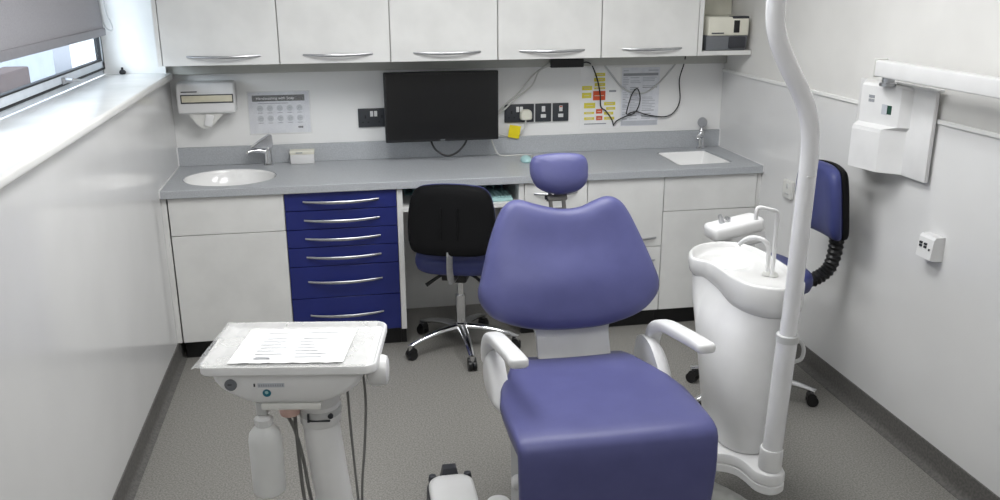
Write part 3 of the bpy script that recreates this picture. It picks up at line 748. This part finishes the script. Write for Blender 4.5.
# headrest
HP = Vector((CX-.011, -1.93, 1.2)); 
def hd_(u, v, d): return HP + Vector((u, 0, 0)) + AX*v + NF*d
ho = c2([(-.086,.048),(-.07,.064),(.0,.071),(.075,.067),(.108,.054),(.118,.03),(.117,.0),(.110,-.036),(.080,-.064),(.03,-.075),(-.018,-.072),(-.068,-.048),(-.089,-.008),(-.091,.03)], 5)
b = BM(); cushion(b, ho, [(0, -.012), (.85, -.012), (.95, -.008), (1, .004), (1, .02), (.97, .034), (.9, .044), (.7, .052), (.4, .056), (0, .056)], hd_); hr = obj('headrest', b, 'vinyl', t, ang=75)
b = BM(); cushion(b, ho, [(0, -.03), (.6, -.03), (.72, -.022), (.74, -.011), (0, -.011)], hd_); obj('headrest_shell', b, 'plast2', hr)
b = BM()
for s in (-.018, .030):
    loft(b, [[hd_(s+dx, v, dd) for dx, dd in ((-.006, -.034), (.006, -.034), (.006, -.022), (-.006, -.022))] for v in (-.25, -.03)])
loft(b, [[hd_(u, v, dd) for v, dd in ((-.09, -.04), (-.07, -.04), (-.07, -.016), (-.09, -.016))] for u in (-.03, .042)])
loft(b, [[hd_(u, v, dd) for v, dd in ((-.26, -.036), (-.118, -.036), (-.118, -.02), (-.26, -.02))] for u in (-.02, .033)])
obj('headrest_bracket', b, 'dull', t, False)
b = BM(); lathe(b, [(0, -.008), (.008, -.007), (.008, .006), (0, .007)], hd_(-.03, -.078, -.028), 'x', 16); obj('headrest_knob', b, 'dgrey', t)
# armrests and their brackets
def armrest(x, dx):
    P = crom([(x, -2.15, .60), (x-.002*dx, -2.16, .64), (x, -2.19, .69), (x+.004*dx, -2.27, .727), (x+.012*dx, -2.42, .753), (x+.02*dx, -2.53, .767), (x+.023*dx, -2.58, .771)], 6)
    b = BM(); rings = []
    n = len(P)
    for i, p in enumerate(P):
        d = (P[min(i+1, n-1)]-P[max(0, i-1)]).normalized(); s = Vector((1, 0, 0)); u = s.cross(d).normalized()
        if i == 0: pass
        k = i/(n-1); w = .026+.005*k; h = .025-.008*k
        e = max(0, (k-.93)/.07); w *= 1-.45*e*e; h *= 1-.35*e*e
        ring = []
        for q in range(20):
            a = 2*PI*q/20; ca, sa = math.cos(a), math.sin(a)
            ring.append(p + s*w*math.copysign(abs(ca)**.6, ca) + u*h*math.copysign(abs(sa)**.6, sa))
        rings.append(ring)
    loft(b, rings); a = obj('armrest', b, 'plast', t, ang=60)
    b = BM(); o3 = c2([(-2.08,.54),(-2.1,.62),(-2.17,.652),(-2.25,.645),(-2.32,.605),(-2.38,.55),(-2.40,.515),(-2.33,.488),(-2.2,.478),(-2.11,.495)], 4)
    sgn = -1 if x < CX else 1
    xb = 1.352 if x < CX else 1.912
    cushion(b, o3, [(0, 0), (1, 0), (1.0, .012), (.93, .03), (.75, .042), (.4, .046), (0, .046)], lambda u, v, d: Vector((xb+sgn*(d*1.2-.02), u, v)))
    obj('arm_bracket', b, 'plast', a, ang=60)
armrest(1.338, 1); armrest(1.932, 1)

# ================================================================== SPITTOON UNIT
t = thing('spittoon_unit', 'white cuspidor column with kidney-shaped bowl right of the dental chair', 'spittoon', (2.25, -2.3, .22))
b = BM()
arm = c2([(1.93,-2.385),(2.0,-2.40),(2.088,-2.411),(2.137,-2.436),(2.157,-2.478),(2.168,-2.545),(2.195,-2.580),(2.229,-2.588),(2.266,-2.566),(2.285,-2.5),(2.34,-2.4),(2.37,-2.25),(2.3,-2.1),(2.12,-2.1),(1.93,-2.18)], 4)
slab(b, arm, [(.02, .225), (.006, .225), (0, .232), (0, .255), (.004, .258), (.004, .262), (0, .265), (0, .29), (.004, .297), (.012, .30)], lambda u, v, d: Vector((u, v, d))); obj('support_arm', b, 'plast', t)
def oval(cx, cy, rx, ry, z, p=2.6, n=40):
    o = []
    for k in range(n):
        a = 2*PI*k/n; ca, sa = math.cos(a), math.sin(a)
        o.append(Vector((cx+rx*math.copysign(abs(ca)**(2/p), ca), cy+ry*math.copysign(abs(sa)**(2/p), sa), z)))
    return o
b = BM()
COL = c2([(2.102,-2.046),(2.128,-1.975),(2.18,-1.915),(2.25,-1.885),(2.32,-1.895),(2.37,-1.94),(2.395,-2.02),(2.40,-2.14),(2.395,-2.28),(2.375,-2.38),(2.33,-2.43),(2.27,-2.438),(2.215,-2.415),(2.172,-2.365),(2.152,-2.28),(2.150,-2.19),(2.138,-2.115),(2.112,-2.085)], 4)
KC = (2.25, -2.17)
def colring(z, cx, cy, rx, ry, tt, p=2.6):
    ring = []
    for x, y in COL:
        bx, by = KC[0]+(x-KC[0])*.90, KC[1]+(y-KC[1])*.94
        a = math.atan2(y-KC[1], x-KC[0]); ca, sa = math.cos(a), math.sin(a)
        r = (abs(ca/rx)**p + abs(sa/ry)**p)**(-1/p)
        ring.append(Vector((bx+(cx+r*ca-bx)*tt, by+(cy+r*sa-by)*tt, z)))
    return ring
loft(b, [colring(.304,2.228,-2.28,.105,.168,1), colring(.33,2.228,-2.28,.108,.17,1), colring(.42,2.230,-2.275,.120,.178,1), colring(.55,2.232,-2.26,.135,.186,1), colring(.66,2.236,-2.24,.146,.19,.9), colring(.74,2.238,-2.22,.15,.195,.5), colring(.80,2.238,-2.21,.15,.2,.12), colring(.845,2.238,-2.21,.15,.2,0)])
obj('column', b, 'plast', t, ang=60)
b = BM(); loft(b, [[Vector((x, y, z)) for x, y in ((2.29+k, -2.41), (2.352+k*1.3, -2.375), (2.365+k*1.3, -2.15), (2.29+k, -2.15))] for z, k in ((.302, -.02), (.55, 0), (.80, .01))]); obj('side_strip', b, 'plast3', t, False)
bo = [(2.102,-2.046),(2.128,-1.975),(2.18,-1.915),(2.25,-1.885),(2.32,-1.895),(2.37,-1.94),(2.395,-2.02),(2.40,-2.14),(2.395,-2.28),(2.375,-2.38),(2.33,-2.43),(2.27,-2.438),(2.215,-2.415),(2.172,-2.365),(2.152,-2.28),(2.150,-2.19),(2.138,-2.115),(2.112,-2.085)]
o2 = c2(bo, 4)
b = BM()
def bz_(u, v, d):
    # underside is deeper towards the front (right lobe)
    if d < -.03: d -= .045*min(1, max(0, (-2.05-v)/.25))
    return Vector((u, v, .90+d))
cc_ = (2.250, -2.03); n = len(o2); NB = []
area = sum(o2[k][0]*o2[(k+1)%n][1]-o2[(k+1)%n][0]*o2[k][1] for k in range(n)); sg = 1 if area > 0 else -1
for k in range(n):
    a, c = o2[k-1], o2[(k+1) % n]; dx, dy = c[0]-a[0], c[1]-a[1]; l = math.hypot(dx, dy) or 1; NB.append((-dy/l*sg, dx/l*sg))
Rg = [[bz_(o2[k][0]+NB[k][0]*q, o2[k][1]+NB[k][1]*q, d) for k in range(n)] for q, d in [(.03, -.068), (.012, -.066), (.004, -.056), (0, -.033), (0, -.008), (.004, -.001), (.009, 0), (.014, -.003), (.019, -.016), (.027, -.026)]]
b.faces.ensure_lookup_table()
for f_, rr, d in ((.6, 0, -.030), (.15, 0, -.031), (0, .092, -.034), (0, .086, -.042), (0, .07, -.058), (0, .04, -.068), (0, .012, -.071)):
    ring = []
    for k in range(n):
        x, y = o2[k][0]+NB[k][0]*.027, o2[k][1]+NB[k][1]*.027
        a = math.atan2(y-cc_[1], x-cc_[0]); r0 = rr or .096
        ex, ey = cc_[0]+r0*math.cos(a), cc_[1]+r0*math.sin(a)*1.02
        ring.append(Vector((ex+(x-ex)*f_, ey+(y-ey)*f_, .9+d)))
    Rg.append(ring)
loft(b, Rg); bowl = obj('bowl', b, 'ceramic', t, ang=50)
b = BM(); lathe(b, [(0, 0), (.012, 0), (.012, .003), (0, .003)], (cc_[0], cc_[1], .8295), seg=16); obj('drain', b, 'plast3', bowl)
b = BM(); tube(b, [(2.328,-2.24,.87),(2.328,-2.24,.95),(2.327,-2.24,1.08),(2.323,-2.242,1.103),(2.308,-2.245,1.112),(2.275,-2.25,1.122),(2.255,-2.25,1.126),(2.246,-2.25,1.118),(2.244,-2.25,1.085)], .0075, 12, 4); obj('cup_filler', b, 'plast', t)
b = BM(); tube(b, [(2.318,-2.22,.87),(2.318,-2.22,.95),(2.313,-2.22,.98),(2.295,-2.215,1.0),(2.27,-2.2,1.005),(2.25,-2.18,.995),(2.235,-2.16,.97)], .008, 12, 4); obj('bowl_rinse', b, 'plast', t)
b = BM()
for q in ((2.335,-2.235), (2.318,-2.22)): lathe(b, [(0, 0), (.017, 0), (.017, .006), (.011, .014), (0, .014)], (q[0], q[1], .872), seg=16)
obj('spout_base', b, 'plast2', t)
# holder for suction handpieces behind the bowl
b = BM()
rz = Matrix.Rotation(math.radians(4), 3, 'Z') @ Matrix.Rotation(math.radians(-9), 3, 'Y')
box(b, (2.235, -1.85, .915), (2.455, -1.74, .977), .02, 4, rot=rz); box(b, (2.30, -1.845, .872), (2.455, -1.745, .93), .012, 3, rot=rz, piv=(2.345,-1.8,.946)); tube(b, [(2.36,-1.80,.90),(2.36,-1.82,.80),(2.33,-1.95,.72),(2.28,-2.10,.70)], .022, 14)
b.transform(Matrix.Translation((.04, 0, -.022))); hb = obj('instrument_holder', b, 'plast', t)
b = BM(); tube(b, [(2.305,-1.80,.955),(2.298,-1.80,.975),(2.288,-1.80,1.0)], [.010, .011, .008], 12); lathe(b, [(0,-.012),(.009,-.01),(.009,.01),(0,.012)], (2.322,-1.80,.985), 'y', 12); b.transform(Matrix.Translation((.03, 0, -.022))); obj('suction_tip', b, 'brush', hb)
# tall lamp pole
PX, PY = 2.226, -2.535
t = thing('lamp_pole', 'tall white pole with an S bend at the right of the chair', 'pole', (PX, PY, .3))
b = BM(); tube(b, [(2.241, PY, .74), (2.247, PY, .88), (2.251, PY, 1.1), (2.254, PY, 1.28), (2.255, PY, 1.37), (2.248, PY, 1.44), (2.229, PY, 1.505), (2.198, PY, 1.565), (2.157, PY, 1.632), (2.124, PY, 1.695), (2.109, PY, 1.745), (2.104, PY, 1.81), (2.103, PY, 1.9), (2.103, PY, 2.25)], .0272, 28, 8); tube(b, [(PX, PY, .302), (2.231, PY, .45), (2.242, PY, .757)], .0330, 28, 4); obj('tube', b, 'pole', t)
b = BM(); lathe(b, [(.034, 0), (.037, 0), (.038, .004), (.038, .07), (.036, .075), (.033, .076)], (PX, PY, .302), seg=32); obj('base_sleeve', b, 'plast', t)
b = BM(); lathe(b, [(.028, 0), (.0355, .001), (.0355, .024), (.028, .026)], (2.243, PY, .757), seg=32); obj('collar', b, 'plast3', t)
b = BM()
for k in range(4): lathe(b, [(0, -.0285), (.003, -.0285), (.003, -.02), (0, -.02)], (2.243+k*.007, PY, 1.30), 'y', 8)
obj('lettering_dots', b, 'plast', t)
b = BM(); tube(b, [(2.392,-2.3,.64),(2.425,-2.3,.643),(2.443,-2.3,.612),(2.436,-2.3,.575),(2.40,-2.3,.565)], .007, 12, 6)
solo('drain_hose', b, 'plast3', 'short pale hose loop behind the tall pole', 'hose')

# ================================================================== DELIVERY UNIT (left foreground)
DL = (.718, -2.51, .012); DR = math.radians(-9)
t = thing('delivery_unit', 'white dental delivery unit with tray top in the left foreground', 'instrument unit', DL, DR)
L = True
b = BM(); o2 = rrect(.487, .335, .035, 6)
V = lambda u, v, d: Vector((u, v, .85+d))
slab(b, o2, [(.02, -.027), (.004, -.026), (0, -.022), (0, -.004), (.003, 0), (.007, 0), (.011, -.004), (.014, -.011), (.03, -.012)], V); obj('tray', b, 'plast', t, local=L)
b = BM()
rings = []
for z, w0, w1, y0, y1, r in ((.823, -.212, .205, -.155, .14, .02), (.80, -.207, .20, -.155, .14, .025), (.778, -.192, .185, -.155, .137, .03), (.757, -.165, .157, -.152, .132, .035), (.742, -.137, .128, -.15, .128, .035), (.733, -.11, .10, -.145, .12, .035)):
    rings.append([Vector((x+(w0+w1)/2, y+(y0+y1)/2, z)) for x, y in rrect(w1-w0, y1-y0, r)])
loft(b, rings); body = obj('body', b, 'plast', t, local=L, ang=60)
b = BM(); lathe(b, [(0, 0), (.015, 0), (.017, -.003), (.017, -.006), (.0145, -.006), (.0135, -.004), (0, -.004)], (-.158, -.153, .795), 'y', 24); g = obj('pressure_gauge', b, 'grey2', t, local=L)
b = BM(); box(b, (-.166, -.1605, .795), (-.155, -.1585, .797)); obj('needle', b, 'ink', g, local=L)
b = BM(); lathe(b, [(0, 0), (.0115, 0), (.0115, -.003), (0, -.004)], (-.062, -.152, .768), 'y', 24); bd = obj('badge', b, 'green', t, local=L)
b = BM(); lathe(b, [(0, -.0045), (.005, -.0045)], (-.062, -.1515, .770), 'y', 12); obj('badge_mark', b, 'teal', bd, local=L)
b = BM(); box(b, (-.085, -.1565, .786), (-.012, -.154, .798)); obj('name_plate', b, 'inkl', t, False, local=L)
b = BM()
for k in range(11): box(b, (-.082+k*.0064, -.1572, .789), (-.079+k*.0064, -.156, .795))
obj('lettering', b, 'inkg', t, False, local=L)
b = BM(); box(b, (-.096, -.157, .788), (-.092, -.1545, .797)); obj('indicator', b, 'ink', t, False, local=L)
b = BM(); box(b, (-.083, -.15, .712), (.083, .02, .731), .004, 2); obj('under_plate', b, 'plast2', t, local=L)
b = BM(); box(b, (-.101, -.14, .690), (-.071, -.11, .7325), .004, 2); obj('bottle_bracket', b, 'plast3', t, local=L)
b = BM(); lathe(b, [(0, 0), (.03, .0), (.041, .006), (.044, .02), (.044, .045), (.04, .056), (.03, .06), (0, .062)], (.205, -.06, .79), 'x', 28); obj('side_handle', b, 'plast', t, local=L)
b = BM(); lathe(b, [(.0, .60), (.056, .60), (.06, .606), (.06, .655), (.057, .663), (.06, .668), (.06, .715), (0, .715)], (.056, -.03, .015), seg=32); nk = obj('swivel_neck', b, 'plast', t, local=L)
b = BM(); lathe(b, [(.0605, .63), (.062, .631), (.062, .652), (.0605, .653)], (.056, -.03, .015), seg=32); obj('swivel_ring', b, 'plast3', nk, local=L)
b = BM(); box(b, (.030, -.094, .642), (.036, -.088, .668)); lathe(b, [(0, -.1), (.008, -.1), (.008, -.106), (0, -.107)], (.095, .022, .656), 'y', 12); box(b, (.030, -.0955, .645), (.095, -.088, .648)); obj('clamp', b, 'dgrey', nk, local=L)
b = BM(); tube(b, [(.056,-.03,.66),(.058,-.035,.60),(.068,-.04,.50),(.084,-.045,.36),(.105,-.05,.2),(.12,-.05,.045)], .056, 24, 4, flat=(1.0, .85)); obj('support_column', b, 'plast', t, local=L)
b = BM(); lathe(b, [(0, 0), (.16, 0), (.16, .02), (.14, .045), (.06, .06), (0, .06)], (.125, -.08, -.012), seg=32); obj('foot_plate', b, 'plast3', t, local=L)
b = BM(); lathe(b, [(0, .655), (.027, .655), (.030, .66), (.032, .70), (.03, .712), (0, .712)], (-.025, -.06, 0), seg=24); obj('filter_cup', b, 'pink', t, local=L)
for k, pts in enumerate(([(-.05,-.03,.72),(-.035,-.06,.66),(-.015,-.06,.6),(.0,-.05,.5),(.01,-.05,.4),(.03,-.05,.25),(.06,-.06,.1)],
                         [(-.02,-.03,.7),(-.012,-.06,.62),(-.012,-.05,.5),(-.005,-.05,.36),(.02,-.05,.2),(.05,-.06,.1)],
                         [(.13,.02,.74),(.132,.02,.62),(.14,.0,.5),(.15,-.02,.36),(.16,-.03,.2)],
                         [(.18,.02,.75),(.183,.02,.64),(.175,.0,.5),(.165,-.01,.4),(.16,-.03,.26)])):
    b = BM(); tube(b, pts, .0055 if k < 2 else .004, 8); obj('hose', b, 'hose', t, local=L)
# water bottle under the unit
Md = Matrix.Translation(DL) @ Matrix.Rotation(DR, 4, 'Z')
bp = Md @ Vector((-.086, -.125, .441))
t = thing('water_bottle', 'milky white bottle hanging under the left of the delivery unit', 'bottle', bp, 0)
b = BM(); lathe(b, [(0, 0), (.04, 0), (.0455, .006), (.0465, .02), (.0465, .17), (.043, .19), (.03, .207), (.022, .214), (.022, .23), (0, .23)], (0, 0, 0), seg=32); obj('bottle_body', b, 'bottle', t, local=True)
b = BM(); lathe(b, [(0, .214), (.023, .214), (.025, .218), (.025, .236), (.021, .239), (.015, .242), (.015, .247), (0, .248)], (0, 0, 0), seg=24)
for k in range(12):
    a = 2*PI*k/12; box(b, (.025*math.cos(a)-.0015, .025*math.sin(a)-.0015, .219), (.025*math.cos(a)+.0015, .025*math.sin(a)+.0015, .235))
obj('cap', b, 'plast', t, local=True)
# printed sheet on the tray, plastic film over it
random.seed(11)
t = thing('form_sheet', 'white printed form lying on the plastic film of the tray', 'paper', DL, DR)
b = BM()
def wav(u, v): return .0012*math.sin(31*u+3)*math.sin(27*v+1)
nx, ny = 14, 10
lo_, hi_ = (-.172, -.128), (.148, .115)
g = [[b.verts.new((lo_[0]+(hi_[0]-lo_[0])*i/nx + .008*(j/ny), lo_[1]+(hi_[1]-lo_[1])*j/ny, .8452+.001+wav(i/nx, j/ny))) for i in range(nx+1)] for j in range(ny+1)]
for j in range(ny):
    for i in range(nx): b.faces.new((g[j][i], g[j][i+1], g[j+1][i+1], g[j+1][i]))
obj('sheet', b, 'sheet', t, local=True)
b = BM()
for col, (u0, u1) in enumerate(((-.11, -.02), (.0, .10))):
    for k in range(9):
        if k in (1,): continue
        v = .085-k*.022; a0 = u0+random.uniform(0, .012)
        box(b, (a0, v-.0018, .8478), (a0+random.uniform(.4, .95)*(u1-u0), v+.0018, .8481), mi=0)
box(b, (-.105, -.104, .8478), (-.06, -.099, .8481), mi=1)
obj('printed_marks', b, ['inkf', 'inkg'], t, False, local=True)
b = BM(); nx, ny = 34, 26; random.seed(5)
ph = [(random.uniform(-45, 45), random.uniform(-45, 45), random.uniform(0, 6), random.uniform(.3, 1)) for _ in range(9)]
def crin(u, v): return sum(a*abs(math.sin(p*u+q*v+r)) for p, q, r, a in ph)/len(ph)
g = []
for j in range(ny+1):
    row = []
    for i in range(nx+1):
        u = -.258+.013*j/ny+(.471-.013*j/ny)*i/nx; v = -.172+.335*j/ny
        z = .8415+.004*crin(u, v)
        e = max(abs(v)/.1675, (-u)/.2435)
        if e > .89: z = max(z, .8520)
        if u < -.244: z = .8518-.35*(-.244-u)+.004*crin(u, v)
        row.append(b.verts.new((u, v, z)))
    g.append(row)
for j in range(ny):
    for i in range(nx): b.faces.new((g[j][i], g[j][i+1], g[j+1][i+1], g[j+1][i]))
b.transform(Md)
solo('plastic_film', b, 'film', 'crinkled clear plastic cover spread over the tray', 'plastic cover', base=(DL[0], DL[1], .845))

# ================================================================== FOOT CONTROLS
t = thing('foot_control', 'white and dark grey foot pedal on the floor at the bottom edge', 'foot pedal', (1.205, -2.15, 0))
b = BM()
pp = [(x+1.2, y-2.195) for x, y in rrect(.176, .30, .05)]
cushion(b, pp, [(0, .0), (1, .0), (1.02, .03), (1.0, .075), (.97, .082), (0, .082)], lambda u, v, d: Vector((u, v, d))); obj('base', b, 'dgrey', t)
b = BM(); pp2 = [(x+1.2, y-2.203) for x, y in rrect(.166, .28, .055)]
cushion(b, pp2, [(0, .080), (1, .080), (1, .096), (.96, .108), (.8, .116), (.4, .121), (0, .122)], lambda u, v, d: Vector((u, v, d))); obj('pedal', b, 'plast', t, ang=60)
b = BM()
loft(b, [[Vector((x, y, z)) for x, z in ((1.155, .02), (1.25, .02), (1.228, .128), (1.178, .128))] for y in (-2.06, -2.025)])
obj('handle', b, 'dgrey', t, False)
for x in (1.137, 1.268):
    b = BM(); lathe(b, [(0, 0), (.013, .0), (.016, .02), (.013, .036), (0, .04)], (x, -2.06, .07), seg=16); obj('knob', b, 'dgrey', t)
t = thing('foot_switch', 'small round white foot switch right of the foot pedal', 'foot switch', (1.335, -2.24, 0))
b = BM(); lathe(b, [(0, 0), (.056, 0), (.056, .06), (.052, .066), (0, .066)], (1.352, -2.25, 0), seg=28); obj('base', b, 'plast3', t)
b = BM(); lathe(b, [(0, .066), (.046, .066), (.046, .084), (.04, .093), (0, .097)], (1.352, -2.25, 0), seg=28); obj('button', b, 'plast', t)

# ================================================================== CEILING LIGHTS (out of frame), WORLD, CAMERA
for x, y, e in ((.95, -2.0, 21), (1.95, -2.0, 21), (1.45, -4.1, 9)):
    t = thing('ceiling_light', 'square ceiling light panel', 'light', (x, y, H-.02), 0, 'square ceiling light panels')
    b = BM(); box(b, (x-.3, y-.6, H-.02), (x+.3, y+.6, H), .004); obj('frame', b, 'plast', t)
    b = BM(); box(b, (x-.28, y-.58, H-.024), (x+.28, y+.58, H-.0195)); obj('diffuser', b, 'lampm', t)
    la = bpy.data.lights.new('panel_lamp', 'AREA'); la.shape = 'RECTANGLE'; la.size = .55; la.size_y = 1.15; la.energy = e; la.color = (.985, .99, 1)
    lo = bpy.data.objects.new('panel_lamp', la); C.objects.link(lo); lo.location = (x, y, H-.03)
su = bpy.data.lights.new('daylight', 'SUN'); su.energy = 3.5; su.angle = .7; su.color = (.9, .95, 1)
so = bpy.data.objects.new('daylight', su); C.objects.link(so); so.rotation_euler = Vector((.62, .6, -.45)).to_track_quat('-Z', 'Y').to_euler()

w = bpy.data.worlds.new('sky'); bpy.context.scene.world = w; w.use_nodes = True
nt = w.node_tree; bg = nt.nodes['Background']
sk = nt.nodes.new('ShaderNodeTexSky'); sk.sky_type = 'HOSEK_WILKIE'; sk.turbidity = 6; sk.sun_direction = (-.5, -.4, .75)
mx = nt.nodes.new('ShaderNodeMixRGB'); mx.inputs['Fac'].default_value = .65; mx.inputs[2].default_value = (.82, .9, 1, 1)
nt.links.new(sk.outputs[0], mx.inputs[1]); nt.links.new(mx.outputs[0], bg.inputs['Color']); bg.inputs['Strength'].default_value = 3.5

cam = bpy.data.cameras.new('camera'); co = bpy.data.objects.new('camera', cam); C.objects.link(co)
cam.sensor_width = 36; cam.lens = 884.55*36/1000; cam.clip_start = .05
yaw, pit, rol = .1778, -.3007, -.0036
fw = Vector((math.sin(yaw)*math.cos(pit), math.cos(yaw)*math.cos(pit), math.sin(pit)))
rt = Vector((math.cos(yaw), -math.sin(yaw), 0)); up = rt.cross(fw)
r2 = rt*math.cos(rol)+up*math.sin(rol); u2 = up*math.cos(rol)-rt*math.sin(rol)
m = Matrix((r2, u2, -fw)).transposed().to_4x4(); m.translation = (.8758, -4.9498, 1.879)
co.matrix_world = m
bpy.context.scene.camera = co
vs = bpy.context.scene.view_settings
vs.view_transform = 'Standard'; vs.look = 'None'; vs.exposure = 0; vs.gamma = 1
